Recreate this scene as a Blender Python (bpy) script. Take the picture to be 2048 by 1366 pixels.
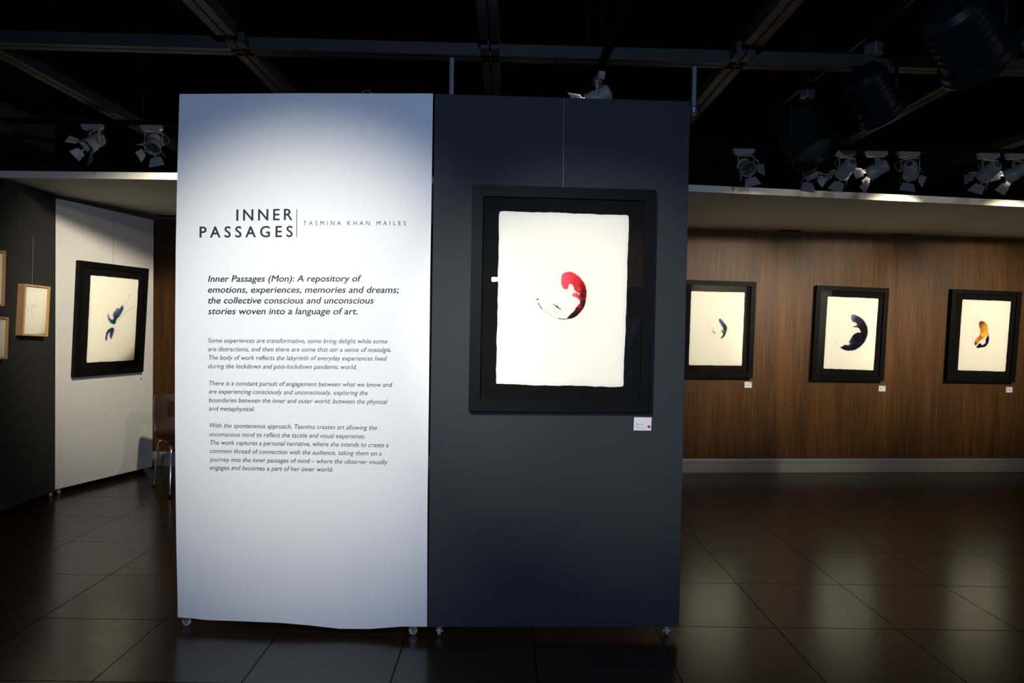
import bpy, bmesh, math, random
import numpy as np
from mathutils import Vector, Matrix
random.seed(7)
for o in list(bpy.data.objects):
    bpy.data.objects.remove(o)
SC = bpy.context.scene
COL = SC.collection
PI = math.pi

# ------------------------------------------------------------------ camera
FPX, CAM_H = 1365.0, 1.4365
YAW, PITCH, ROLL = 0.00727, 0.0206, 0.01608
ROT = (Matrix.Rotation(-YAW, 3, 'Z') @ Matrix.Rotation(PI/2 - PITCH, 3, 'X') @ Matrix.Rotation(ROLL, 3, 'Z'))
CAM = Vector((0, 0, CAM_H))
cam_data = bpy.data.cameras.new('camera')
cam_data.sensor_width = 36.0
cam_data.lens = 36.0 * FPX / 2048.0
cam_data.clip_start = 0.02
cam = bpy.data.objects.new('camera', cam_data)
cam.matrix_world = Matrix.Translation(CAM) @ ROT.to_4x4()
COL.objects.link(cam)
SC.camera = cam
def ray(u, v):
    return ROT @ Vector(((u - 1024) / FPX, -(v - 683) / FPX, -1))
def onz(u, v, z):
    d = ray(u, v); return CAM + d * ((z - CAM_H) / d.z)
def ony(u, v, y):
    d = ray(u, v); return CAM + d * (y / d.y)

# ------------------------------------------------------------------ world, exposure, lights
w = bpy.data.worlds.new('world'); SC.world = w; w.use_nodes = True
w.node_tree.nodes['Background'].inputs[0].default_value = (0.55, 0.6, 0.8, 1)
w.node_tree.nodes['Background'].inputs[1].default_value = 0.0012
SC.view_settings.view_transform = 'Standard'
SC.view_settings.look = 'None'
SC.view_settings.exposure = 0.0
SC.view_settings.gamma = 1.0
SC.view_settings.use_curve_mapping = False

def aim(o, src, dst):
    o.location = src
    o.rotation_euler = (Vector(dst) - Vector(src)).to_track_quat('-Z', 'Y').to_euler()
def spot(src, dst, watts, cone, blend, color, radius=0.03):
    l = bpy.data.lights.new('spot_beam', 'SPOT')
    l.energy = watts; l.spot_size = math.radians(cone); l.spot_blend = blend
    l.color = color; l.shadow_soft_size = radius
    o = bpy.data.objects.new('spot_beam', l); COL.objects.link(o)
    aim(o, src, dst); return o
def area(src, dst, watts, sx, sy, color):
    l = bpy.data.lights.new('area_lamp', 'AREA')
    l.shape = 'RECTANGLE'; l.size = sx; l.size_y = sy; l.energy = watts; l.color = color
    o = bpy.data.objects.new('area_lamp', l); COL.objects.link(o)
    aim(o, src, dst); return o
WARM = (1.0, 0.90, 0.73)
SOFTWARM = (1.0, 0.93, 0.78)
NEUTRAL = (1.0, 0.97, 0.86)
COOL = (0.42, 0.60, 1.0)
# the video lamp beside the photographer, and the ceiling spots behind the camera
area((0.13, -1.0, 1.94), (-0.2, 3.1, 1.35), 64, 0.075, 0.042, COOL)
spot((-1.05, 0.35, 2.7), (-0.93, 3.15, 1.33), 440, 44, 1.0, NEUTRAL, 0.05)
spot((-0.80, 0.05, 2.7), (0.42, 3.12, 1.33), 430, 32, 1.0, NEUTRAL, 0.04)
# ceiling spots out of frame or behind the panels
spot((2.5, -2.7, 2.7), (2.7, -5.0, 1.9), 420, 70, 1.0, SOFTWARM, 0.04)
spot((-1.75, 4.45, 2.6), (-3.52, 6.05, 1.45), 250, 62, 1.0, SOFTWARM, 0.04)

# ------------------------------------------------------------------ materials
def lin(c):
    return tuple(((v/12.92) if v <= 0.04045 else ((v+0.055)/1.055)**2.4) for v in c)
def rgb(r, g, b):
    return lin((r/255, g/255, b/255))
def mat(name, color, rough=0.6, metal=0.0, spec=0.5, noise=0.0, scale=8.0, bump=0.0, emit=None, strength=0.0):
    m = bpy.data.materials.new(name); m.use_nodes = True
    nt = m.node_tree; b = nt.nodes['Principled BSDF']
    b.inputs['Base Color'].default_value = (*color, 1)
    b.inputs['Roughness'].default_value = rough
    b.inputs['Metallic'].default_value = metal
    b.inputs['Specular IOR Level'].default_value = spec
    if emit:
        b.inputs['Emission Color'].default_value = (*emit, 1)
        b.inputs['Emission Strength'].default_value = strength
    if noise or bump:
        tc = nt.nodes.new('ShaderNodeTexCoord')
        n = nt.nodes.new('ShaderNodeTexNoise'); n.inputs['Scale'].default_value = scale
        n.inputs['Detail'].default_value = 6
        nt.links.new(tc.outputs['Object'], n.inputs['Vector'])
        if noise:
            mx = nt.nodes.new('ShaderNodeMix'); mx.data_type = 'RGBA'
            mx.inputs[6].default_value = (*[c*(1-noise) for c in color], 1)
            mx.inputs[7].default_value = (*[min(1, c*(1+noise)) for c in color], 1)
            nt.links.new(n.outputs['Fac'], mx.inputs[0]); nt.links.new(mx.outputs[2], b.inputs['Base Color'])
        if bump:
            bp = nt.nodes.new('ShaderNodeBump'); bp.inputs['Strength'].default_value = bump
            bp.inputs['Distance'].default_value = 0.01
            nt.links.new(n.outputs['Fac'], bp.inputs['Height']); nt.links.new(bp.outputs[0], b.inputs['Normal'])
    return m

def floor_mat():
    m = bpy.data.materials.new('brown_floor_tiles'); m.use_nodes = True
    nt = m.node_tree; b = nt.nodes['Principled BSDF']; L = nt.links
    tc = nt.nodes.new('ShaderNodeTexCoord')
    mp = nt.nodes.new('ShaderNodeMapping'); mp.inputs['Location'].default_value = (-0.145, -0.40, 0)
    L.new(tc.outputs['Object'], mp.inputs['Vector'])
    br = nt.nodes.new('ShaderNodeTexBrick')
    br.offset = 0.0; br.squash = 1.0
    br.inputs['Scale'].default_value = 1.0
    br.inputs['Mortar Size'].default_value = 0.0035
    br.inputs['Mortar Smooth'].default_value = 0.3
    br.inputs['Brick Width'].default_value = 0.592
    br.inputs['Row Height'].default_value = 0.575
    br.inputs['Color1'].default_value = (*rgb(40, 30, 21), 1)
    br.inputs['Color2'].default_value = (*rgb(44, 33, 23), 1)
    br.inputs['Mortar'].default_value = (*rgb(9, 6, 4), 1)
    L.new(mp.outputs[0], br.inputs['Vector'])
    n = nt.nodes.new('ShaderNodeTexNoise'); n.inputs['Scale'].default_value = 2.0; n.inputs['Detail'].default_value = 3
    st = nt.nodes.new('ShaderNodeMapping'); st.inputs['Scale'].default_value = (0.8, 5.0, 1)
    L.new(tc.outputs['Object'], st.inputs['Vector']); L.new(st.outputs[0], n.inputs['Vector'])
    mx = nt.nodes.new('ShaderNodeMix'); mx.data_type = 'RGBA'; mx.blend_type = 'MULTIPLY'
    rp = nt.nodes.new('ShaderNodeValToRGB')
    rp.color_ramp.elements[0].color = (0.72, 0.70, 0.68, 1); rp.color_ramp.elements[1].color = (1.15, 1.12, 1.08, 1)
    L.new(n.outputs['Fac'], rp.inputs[0]); mx.inputs[0].default_value = 0.8
    L.new(br.outputs['Color'], mx.inputs[6]); L.new(rp.outputs[0], mx.inputs[7])
    L.new(mx.outputs[2], b.inputs['Base Color'])
    mr = nt.nodes.new('ShaderNodeMapRange')
    mr.inputs['To Min'].default_value = 0.20; mr.inputs['To Max'].default_value = 0.26
    L.new(n.outputs['Fac'], mr.inputs['Value']); L.new(mr.outputs[0], b.inputs['Roughness'])
    bp = nt.nodes.new('ShaderNodeBump'); bp.inputs['Strength'].default_value = 0.6; bp.inputs['Distance'].default_value = 0.003
    bp.invert = True
    L.new(br.outputs['Fac'], bp.inputs['Height']); L.new(bp.outputs[0], b.inputs['Normal'])
    js = nt.nodes.new('ShaderNodeMapRange'); js.inputs['To Min'].default_value = 0.42; js.inputs['To Max'].default_value = 0.03
    L.new(br.outputs['Fac'], js.inputs['Value']); L.new(js.outputs[0], b.inputs['Specular IOR Level'])
    return m

def wood_wall_mat():
    m = bpy.data.materials.new('brown_wood_veneer'); m.use_nodes = True
    nt = m.node_tree; b = nt.nodes['Principled BSDF']; L = nt.links
    tc = nt.nodes.new('ShaderNodeTexCoord')
    def nz(sc, det, vec):
        mp = nt.nodes.new('ShaderNodeMapping'); mp.inputs['Scale'].default_value = vec
        L.new(tc.outputs['Object'], mp.inputs['Vector'])
        n = nt.nodes.new('ShaderNodeTexNoise'); n.inputs['Scale'].default_value = sc; n.inputs['Detail'].default_value = det
        L.new(mp.outputs[0], n.inputs['Vector']); return n
    fine = nz(1.0, 6, (110, 1, 2.2)); broad = nz(1.0, 4, (9, 1, 0.5))
    ad = nt.nodes.new('ShaderNodeMix'); ad.data_type = 'FLOAT'; ad.inputs[0].default_value = 0.4
    L.new(fine.outputs['Fac'], ad.inputs[2]); L.new(broad.outputs['Fac'], ad.inputs[3])
    rp = nt.nodes.new('ShaderNodeValToRGB'); e = rp.color_ramp.elements
    e[0].position = 0.33; e[0].color = (*rgb(48, 29, 10), 1)
    e[1].position = 0.68; e[1].color = (*rgb(106, 69, 29), 1)
    L.new(ad.outputs[0], rp.inputs[0]); L.new(rp.outputs[0], b.inputs['Base Color'])
    b.inputs['Roughness'].default_value = 0.5
    b.inputs['Specular IOR Level'].default_value = 0.3
    return m

def glass_mat():
    m = bpy.data.materials.new('picture_glass'); m.use_nodes = True
    nt = m.node_tree; nt.nodes.clear(); L = nt.links
    out = nt.nodes.new('ShaderNodeOutputMaterial'); mix = nt.nodes.new('ShaderNodeMixShader')
    tr = nt.nodes.new('ShaderNodeBsdfTransparent'); gl = nt.nodes.new('ShaderNodeBsdfGlossy')
    gl.inputs['Roughness'].default_value = 0.0
    fr = nt.nodes.new('ShaderNodeFresnel'); fr.inputs['IOR'].default_value = 1.5
    L.new(fr.outputs[0], mix.inputs[0]); L.new(tr.outputs[0], mix.inputs[1]); L.new(gl.outputs[0], mix.inputs[2])
    L.new(mix.outputs[0], out.inputs['Surface'])
    return m
def pigment_mat():
    m = bpy.data.materials.new('ink_on_paper'); m.use_nodes = True
    nt = m.node_tree; b = nt.nodes['Principled BSDF']
    a = nt.nodes.new('ShaderNodeAttribute'); a.attribute_name = 'pigment'
    nt.links.new(a.outputs['Color'], b.inputs['Base Color'])
    b.inputs['Roughness'].default_value = 0.85; b.inputs['Specular IOR Level'].default_value = 0.1
    return m
def oak_mat():
    m = mat('light_oak', rgb(196, 152, 96), 0.5, noise=0.15, scale=30)
    return m

PAPER = rgb(240, 236, 220)
M = dict(
    floor=floor_mat(), wood=wood_wall_mat(), glass=glass_mat(), ink=pigment_mat(), oak=oak_mat(),
    ceiling=mat('black_ceiling_paint', (0.006, 0.006, 0.005), 0.9, spec=0.1, noise=0.3, scale=2),
    darkwall=mat('charcoal_wall_paint', (0.012, 0.012, 0.012), 0.8, spec=0.2, noise=0.2, scale=3),
    bulkhead=mat('dark_taupe_paint', (0.05, 0.042, 0.03), 0.8, spec=0.2, noise=0.25, scale=5),
    beam=mat('dark_grey_steel_channel', (0.021, 0.021, 0.021), 0.55, spec=0.4, noise=0.3, scale=9),
    groove=mat('black_groove', (0.003, 0.003, 0.003), 0.9, spec=0.05),
    soffit=mat('cream_soffit_paint', (0.68, 0.63, 0.54), 0.8, spec=0.2, noise=0.03, scale=2),
    base=mat('beige_baseboard', (0.30, 0.27, 0.20), 0.5, spec=0.3, noise=0.04, scale=4),
    alu=mat('grey_baseboard_cap', (0.22, 0.22, 0.22), 0.5, spec=0.3),
    white_panel=mat('white_panel_laminate', (0.68, 0.64, 0.57), 0.14, spec=0.4, noise=0.02, scale=3),
    cloth=mat('white_printed_cloth', (0.80, 0.80, 0.80), 0.75, spec=0.15, bump=0.12, scale=420),
    navy=mat('charcoal_blue_panel_paint', (0.032, 0.037, 0.043), 0.75, spec=0.15, noise=0.06, scale=4),
    dark_panel=mat('charcoal_panel_paint', (0.026, 0.027, 0.025), 0.75, spec=0.15, noise=0.06, scale=4),
    panel_core=mat('panel_board_edge', (0.30, 0.27, 0.22), 0.8),
    black_frame=mat('matt_black_frame', (0.0042, 0.0041, 0.0036), 0.5, spec=0.08, noise=0.15, scale=30),
    mat_black=mat('black_mount_board', (0.005, 0.005, 0.005), 0.85, spec=0.10),
    mat_white=mat('white_mount_board', (0.62, 0.60, 0.55), 0.85, spec=0.1),
    paper=mat('cream_cotton_paper', PAPER, 0.9, spec=0.08),
    letter=mat('black_vinyl_lettering', (0.020, 0.018, 0.024), 0.55, spec=0.3),
    card=mat('white_card', (0.74, 0.72, 0.74), 0.7, spec=0.2),
    red=mat('red_sticker', rgb(190, 16, 20), 0.5),
    dkred=mat('dark_red_sticker', rgb(110, 10, 24), 0.5),
    grey_ink=mat('grey_print', (0.10, 0.10, 0.11), 0.8),
    wire=mat('steel_wire', (0.28, 0.27, 0.25), 0.6, spec=0.2),
    wheel=mat('cream_nylon_wheel', (0.32, 0.30, 0.23), 0.45),
    steel=mat('zinc_steel', (0.42, 0.42, 0.42), 0.35, metal=0.9, noise=0.2, scale=60),
    rod=mat('blue_grey_painted_rod', (0.16, 0.18, 0.22), 0.5),
    lamp_white=mat('white_lamp_enamel', (0.24, 0.23, 0.21), 0.42, spec=0.5),
    lamp_black=mat('black_lamp_enamel', (0.006, 0.006, 0.007), 0.38, spec=0.25),
    lens_on=mat('lit_lamp_lens', (0.9, 0.9, 0.9), 0.3, emit=(1.0, 0.93, 0.84), strength=55),
    lens_off=mat('dark_lamp_lens', (0.05, 0.05, 0.055), 0.08, spec=0.8),
    reflector=mat('chrome_reflector', (0.7, 0.7, 0.7), 0.15, metal=1.0),
    chrome=mat('chrome_tube', (0.72, 0.72, 0.72), 0.12, metal=1.0),
    shell=mat('brown_chair_shell', rgb(46, 20, 12), 0.4, spec=0.3, noise=0.1, scale=12),
    vent=mat('black_air_slot', (0.006, 0.006, 0.006), 0.8),
    cable=mat('grey_safety_cable', (0.35, 0.35, 0.34), 0.4, metal=0.6),
)

# ------------------------------------------------------------------ mesh helpers
class MB:
    """collects shapes and links them as one mesh object"""
    def __init__(self): self.bm = bmesh.new()
    def quad(self, *pts):
        return self.bm.faces.new([self.bm.verts.new(p) for p in pts])
    def box(self, lo, hi, mtx=None):
        x0, y0, z0 = lo; x1, y1, z1 = hi
        c = [(x0,y0,z0),(x1,y0,z0),(x1,y1,z0),(x0,y1,z0),(x0,y0,z1),(x1,y0,z1),(x1,y1,z1),(x0,y1,z1)]
        v = [self.bm.verts.new(mtx @ Vector(p) if mtx else p) for p in c]
        for f in ((3,2,1,0),(4,5,6,7),(0,1,5,4),(1,2,6,5),(2,3,7,6),(3,0,4,7)):
            self.bm.faces.new([v[i] for i in f])
        return self
    def prism(self, pts, d, mtx=None):
        """closed outline pts (3-D) extruded by vector d"""
        a = [Vector(p) for p in pts]; d = Vector(d); b = [p + d for p in a]
        if mtx: a = [mtx @ p for p in a]; b = [mtx @ p for p in b]
        va = [self.bm.verts.new(p) for p in a]; vb = [self.bm.verts.new(p) for p in b]
        self.bm.faces.new(va[::-1]); self.bm.faces.new(vb)
        n = len(a)
        for i in range(n):
            self.bm.faces.new((va[i], va[(i+1) % n], vb[(i+1) % n], vb[i]))
        return self
    def tube(self, pts, r, seg=8, mtx=None, cap=True):
        pts = [Vector(p) for p in pts]; rings = []
        rs = r if isinstance(r, (list, tuple)) else [r]*len(pts)
        up = None
        for i, p in enumerate(pts):
            t = (pts[min(i+1, len(pts)-1)] - pts[max(i-1, 0)]).normalized()
            if up is None:
                up = t.orthogonal().normalized()
            up = (up - t * up.dot(t)).normalized(); s = t.cross(up)
            ring = []
            for k in range(seg):
                a = 2*PI*k/seg
                q = p + (up*math.cos(a) + s*math.sin(a)) * rs[i]
                ring.append(self.bm.verts.new(mtx @ q if mtx else q))
            rings.append(ring)
        for a, b in zip(rings, rings[1:]):
            for k in range(seg):
                self.bm.faces.new((a[k], a[(k+1) % seg], b[(k+1) % seg], b[k]))
        if cap:
            self.bm.faces.new(rings[0][::-1]); self.bm.faces.new(rings[-1])
        return self
    def lathe(self, prof, seg=24, mtx=None, close=True):
        """profile of (radius, z) around local Z"""
        rings = []
        for r, z in prof:
            ring = []
            for k in range(seg):
                a = 2*PI*k/seg; q = Vector((r*math.cos(a), r*math.sin(a), z))
                ring.append(self.bm.verts.new(mtx @ q if mtx else q))
            rings.append(ring)
        for a, b in zip(rings, rings[1:]):
            for k in range(seg):
                self.bm.faces.new((a[k], a[(k+1) % seg], b[(k+1) % seg], b[k]))
        if close:
            self.bm.faces.new(rings[0][::-1]); self.bm.faces.new(rings[-1])
        return self
    def build(self, name, material, parent=None, smooth=False, bevel=0.0):
        bmesh.ops.recalc_face_normals(self.bm, faces=self.bm.faces[:])
        me = bpy.data.meshes.new(name); self.bm.to_mesh(me); self.bm.free()
        me.materials.append(material)
        if smooth:
            for p in me.polygons: p.use_smooth = True
            me.set_sharp_from_angle(angle=math.radians(38))
        o = bpy.data.objects.new(name, me); COL.objects.link(o)
        if parent: o.parent = parent
        if bevel:
            b = o.modifiers.new('bevel', 'BEVEL'); b.width = bevel; b.segments = 2; b.limit_method = 'ANGLE'
        return o
def tag(o, label, cat, group=None):
    o['label'] = label; o['category'] = cat
    if group: o['group'] = group
    return o
def thing(name, label, cat, loc=(0,0,0), rotz=0.0, group=None):
    o = bpy.data.objects.new(name, None); COL.objects.link(o)
    o.empty_display_size = 0.1
    o.location = loc; o.rotation_euler = (0, 0, rotz)
    return tag(o, label, cat, group)
def struct(o, label=None):
    o['kind'] = 'structure'
    if label: o['label'] = label
    return o
class Frame:
    """a vertical plane: local x to the viewer's right, local y into the wall, z up"""
    def __init__(self, a, b):
        self.o = Vector((a[0], a[1], 0)); self.rz = math.atan2(b[1]-a[1], b[0]-a[0])
        self.len = math.hypot(b[0]-a[0], b[1]-a[1])
        self.m = Matrix.Translation(self.o) @ Matrix.Rotation(self.rz, 4, 'Z'); self.i = self.m.inverted()
    def at(self, u, v, y=0.0):
        c = self.i @ CAM; d = self.i.to_3x3() @ ray(u, v)
        p = c + d * ((y - c.y) / d.y); return Vector((p.x, y, p.z))
    def thing(self, name, label, cat, group=None, x=0.0, z=0.0, y=0.0):
        return thing(name, label, cat, self.m @ Vector((x, y, z)), self.rz, group)

# ------------------------------------------------------------------ room shell
struct(MB().box((-5.2, -5.2, -0.1), (8.2, 8.4, 0)).build('floor', M['floor']))
struct(MB().box((-5.2, -5.2, 3.7), (8.2, 8.4, 3.8)).build('ceiling', M['ceiling']))
struct(MB().box((-4.6, -5.2, 0), (-4.5, 8.4, 3.7)).build('wall_left', M['darkwall']))
struct(MB().box((8.0, -5.2, 0), (8.1, 8.4, 3.7)).build('wall_right', M['darkwall']))
struct(MB().box((-4.5, -5.1, 0), (8.0, -5.0, 3.7)).build('wall_front', M['wood']))
WR = Frame((1.87, 6.856), (5.49, 7.153))
WL = Frame((-4.5, 6.82), (1.43, 6.82))
SOF = 2.455
def wall_piece(name, F, x0, x1, material, y0, y1, z0, z1):
    o = MB().box((x0, y0, z0), (x1, y1, z1)).build(name, material)
    o.matrix_world = F.m; return struct(o)
wall_piece('wall_back', WL, -0.1, 5.93, M['wood'], 0.0, 0.1, 0.10, SOF)
wall_piece('wall_back_right', WR, -0.45, 6.3, M['wood'], 0.0, 0.1, 0.10, SOF)
wall_piece('wall_back_upper', Frame((-4.5, 7.6), (8, 7.6)), 0, 12.5, M['ceiling'], 0.0, 0.1, SOF, 3.7)
wall_piece('baseboard_back', WL, -0.1, 5.93, M['base'], -0.012, 0.1, 0, 0.088)
wall_piece('baseboard_back_right', WR, -0.45, 6.3, M['base'], -0.012, 0.1, 0, 0.088)
def cap(name, F, x0, x1):
    o = MB().prism([(x0, -0.012, 0.088), (x0, 0.03, 0.088), (x0, 0.03, 0.14), (x0, 0.0, 0.14), (x0, -0.010, 0.12)], (x1-x0, 0, 0)).build(name, M['alu'])
    o.matrix_world = F.m; return struct(o)
cap('trim_1', WL, -0.1, 5.93)
cap('trim_2', WR, -0.45, 6.3)
# the lower ceiling along the back wall, one slab with its front edge
edge = [(-3.98, 4.97), (-2.2, 4.92), (-0.4, 4.90), (1.33, 5.02), (2.60, 5.19), (4.08, 5.40), (8.0, 5.96)]
back = [(8.0, 7.7), (-3.98, 7.7)]
struct(MB().prism([(x, y, SOF) for x, y in edge + back], (0, 0, 0.05)).build('trim_3', M['soffit']), 'cream lowered ceiling slab along the wood wall')
# left bulkhead beam and the black post at its end
bx = -3.75
def onx(u, v, X):
    d = ray(u, v); return CAM + d * (X / d.x)
b_far = onx(110, 250, bx); b_low = onx(105, 303, bx); b_nt = onx(0, 200, bx)
struct(MB().box((-4.5, 1.0, b_low.z), (bx, b_far.y, (b_far.z + b_nt.z)/2)).build('trim_4', M['bulkhead']), 'dark taupe bulkhead beam high along the left wall')
struct(MB().box((bx - 0.06, b_far.y, 0), (bx + 0.0, b_far.y + 0.06, 3.7)).build('trim_5', M['groove']), 'black post behind the left panels')
# ceiling grid of steel channels
GZ = 2.79
CY = onz(980, 89, GZ).y
n_trim = 6
def channel(p0, p1, width, h):
    """two rails with a dark slot between, from p0 to p1 (x, y)"""
    global n_trim
    F = Frame(p0, p1)
    r = (width - 0.010) / 2
    mb = MB(); L = F.len
    mb.box((0, -width/2, GZ), (L, -width/2 + r, GZ + h)); mb.box((0, width/2 - r, GZ), (L, width/2, GZ + h))
    mb.box((0, -0.006, GZ + 0.02), (L, 0.006, GZ + h - 0.005))
    o = mb.build('trim_%d' % n_trim, M['beam']); o.matrix_world = F.m; n_trim += 1
    return struct(o, 'dark grey slotted steel channel of the open ceiling grid')
for X in (-2.616, -1.344, -0.106, 1.144, 2.400, 3.594, 4.85):
    if X in (-2.616,): channel((X, 0.6), (X, CY - 0.05), 0.092, 0.06)
    else: channel((X, 0.6), (X, CY - 0.05), 0.092, 0.06)
    channel((X, CY + 0.05), (X, 7.55), 0.092, 0.06)
channel((-4.4, onz(0, 85, GZ).y), (6.2, onz(2040, 158, GZ).y), 0.085, 0.06)

# ------------------------------------------------------------------ movable display panels
PB, PT = 0.05, 2.49
def caster(parent, x, turn):
    m = Matrix.Translation((x, 0.028, 0)) @ Matrix.Rotation(turn, 4, 'Z')
    fk = MB()
    fk.box((-0.016, -0.020, 0.043), (0.016, 0.020, 0.050), m)
    fk.prism([(-0.012, -0.010, 0.046), (0.012, -0.010, 0.046), (0.006, -0.006, 0.016), (-0.006, -0.006, 0.016)], (0, -0.003, 0), m)
    fk.prism([(-0.012, 0.013, 0.046), (0.012, 0.013, 0.046), (0.006, 0.009, 0.016), (-0.006, 0.009, 0.016)], (0, -0.003, 0), m)
    fk.tube([(0, -0.017, 0.021), (0, 0.017, 0.021)], 0.004, 8, m)
    f = fk.build('caster', M['steel'], parent)
    wm = m @ Matrix.Translation((0, 0, 0.021)) @ Matrix.Rotation(PI/2, 4, 'X')
    MB().lathe([(0.006, -0.0085), (0.016, -0.0085), (0.020, -0.006), (0.0208, 0.0), (0.020, 0.006), (0.016, 0.0085), (0.006, 0.0085)], 20, wm).build('wheel', M['wheel'], f, smooth=True)
    return f
def display_panel(F, label, material, z1, casters, top_slope=0.0, x0=0.0, x1=0.0, thick=0.055):
    t = F.thing('display_panel', label, 'display panel', 'movable exhibition panels')
    mb = MB()
    mb.prism([(x0, 0, PB), (F.len + x1, 0, PB), (F.len + x1, 0, z1 + top_slope), (x0, 0, z1)], (0, thick, 0))
    mb.build('board', material, t, bevel=0.002)
    for u, v, turn in casters:
        caster(t, F.at(u, v, 0.028).x, turn)
    return t
FW = Frame((-1.5276, 3.1872), (-0.3506, 3.1188))      # white panel with the text
FD = Frame((-0.3486, 3.1188), (0.8254, 3.1565))       # dark panel beside it
FLD = Frame((-3.583, 3.90), (-3.661, 5.568))          # dark panel at the left edge
FLW = Frame((-3.674, 5.577), (-3.375, 6.533))          # white panel at the left
pw = display_panel(FW, 'white cloth-covered panel printed with the exhibition title and text', M['panel_core'], PT - 0.004,
                   [(374, 1245, 0.2), (826, 1262, 0.3)], x1=-0.016)
pd = display_panel(FD, 'charcoal blue panel carrying the large red painting', M['navy'], PT, [(879, 1266, 1.45), (1333, 1266, 1.5)], x0=0.0035)
pl = display_panel(FLD, 'charcoal panel at the left edge holding small oak frames', M['dark_panel'], 2.445, [(100, 990, 0.9)], x1=-0.010)
pv = display_panel(FLW, 'glossy white panel at left carrying the blue winged painting', M['white_panel'], 2.425, [(118, 986, 0.4), (292, 941, 0.4)], top_slope=-0.022)
wm_ = MB(); wm_.box((FLW.len*0.5 - 0.0006, -0.0008, 2.0), (FLW.len*0.5 + 0.0006, 0.0, 2.41))

def cloth_cover():
    """printed cloth stretched over the white panel, sagging a little at its lower hem"""
    lx = [(188, 359), (340, 354.5), (500, 351.5), (700, 350), (850, 350), (1000, 351.5), (1100, 353), (1235, 356)]
    rx = [(187, 866), (360, 863.5), (540, 860.5), (760, 858), (1000, 855), (1253, 854)]
    bz = [(356, 1235), (385, 1236.5), (410, 1240), (480, 1241.5), (560, 1244), (620, 1249), (680, 1256), (740, 1257), (800, 1253), (854, 1253.5)]
    tz = [(359, 188), (600, 186.5), (866, 187)]
    f = lambda tab, q: float(np.interp(q, [a for a, _ in tab], [b for _, b in tab]))
    nu, nv = 40, 60
    bm = bmesh.new(); grid = []
    for j in range(nv + 1):
        row = []
        for i in range(nu + 1):
            s, t = i/nu, j/nv
            # outline in picture space, then onto the cloth's own plane
            xm = 356 + s*(854 - 356)
            yb, yt = f(bz, xm), f(tz, 359 + s*(866-359))
            py = yb + (yt - yb)*t
            px = f(lx, py)*(1-s) + f(rx, py)*s
            p = FW.at(px, py, -0.006)
            hem = max(0.0, 1 - t*14)
            p.y -= 0.010*hem*math.sin(PI*min(1, max(0, (s-0.12)/0.8)))*0.9 + 0.0003*math.sin(9*s + 4*t)
            row.append(bm.verts.new(p))
        grid.append(row)
    for j in range(nv):
        for i in range(nu):
            bm.faces.new((grid[j][i], grid[j][i+1], grid[j+1][i+1], grid[j+1][i]))
    # returns around the four edges of the board
    def skirt(line, d):
        vs = [bm.verts.new(v.co + Vector(d)) for v in line]
        for k in range(len(line)-1):
            bm.faces.new((line[k], line[k+1], vs[k+1], vs[k]))
    skirt([r[0] for r in grid], (0.004, 0.062, 0)); skirt([r[-1] for r in grid], (-0.010, 0.045, 0))
    skirt(grid[-1], (-0.009, 0.05, 0.0)); skirt(grid[0], (-0.006, 0.03, 0.006))
    bmesh.ops.recalc_face_normals(bm, faces=bm.faces[:])
    me = bpy.data.meshes.new('cloth_cover'); bm.to_mesh(me); bm.free()
    me.materials.append(M['cloth'])
    for p in me.polygons: p.use_smooth = True
    me.set_sharp_from_angle(angle=math.radians(50))
    o = bpy.data.objects.new('cloth_cover', me); COL.objects.link(o); o.parent = pw
    return o
cloth_cover()

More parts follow.
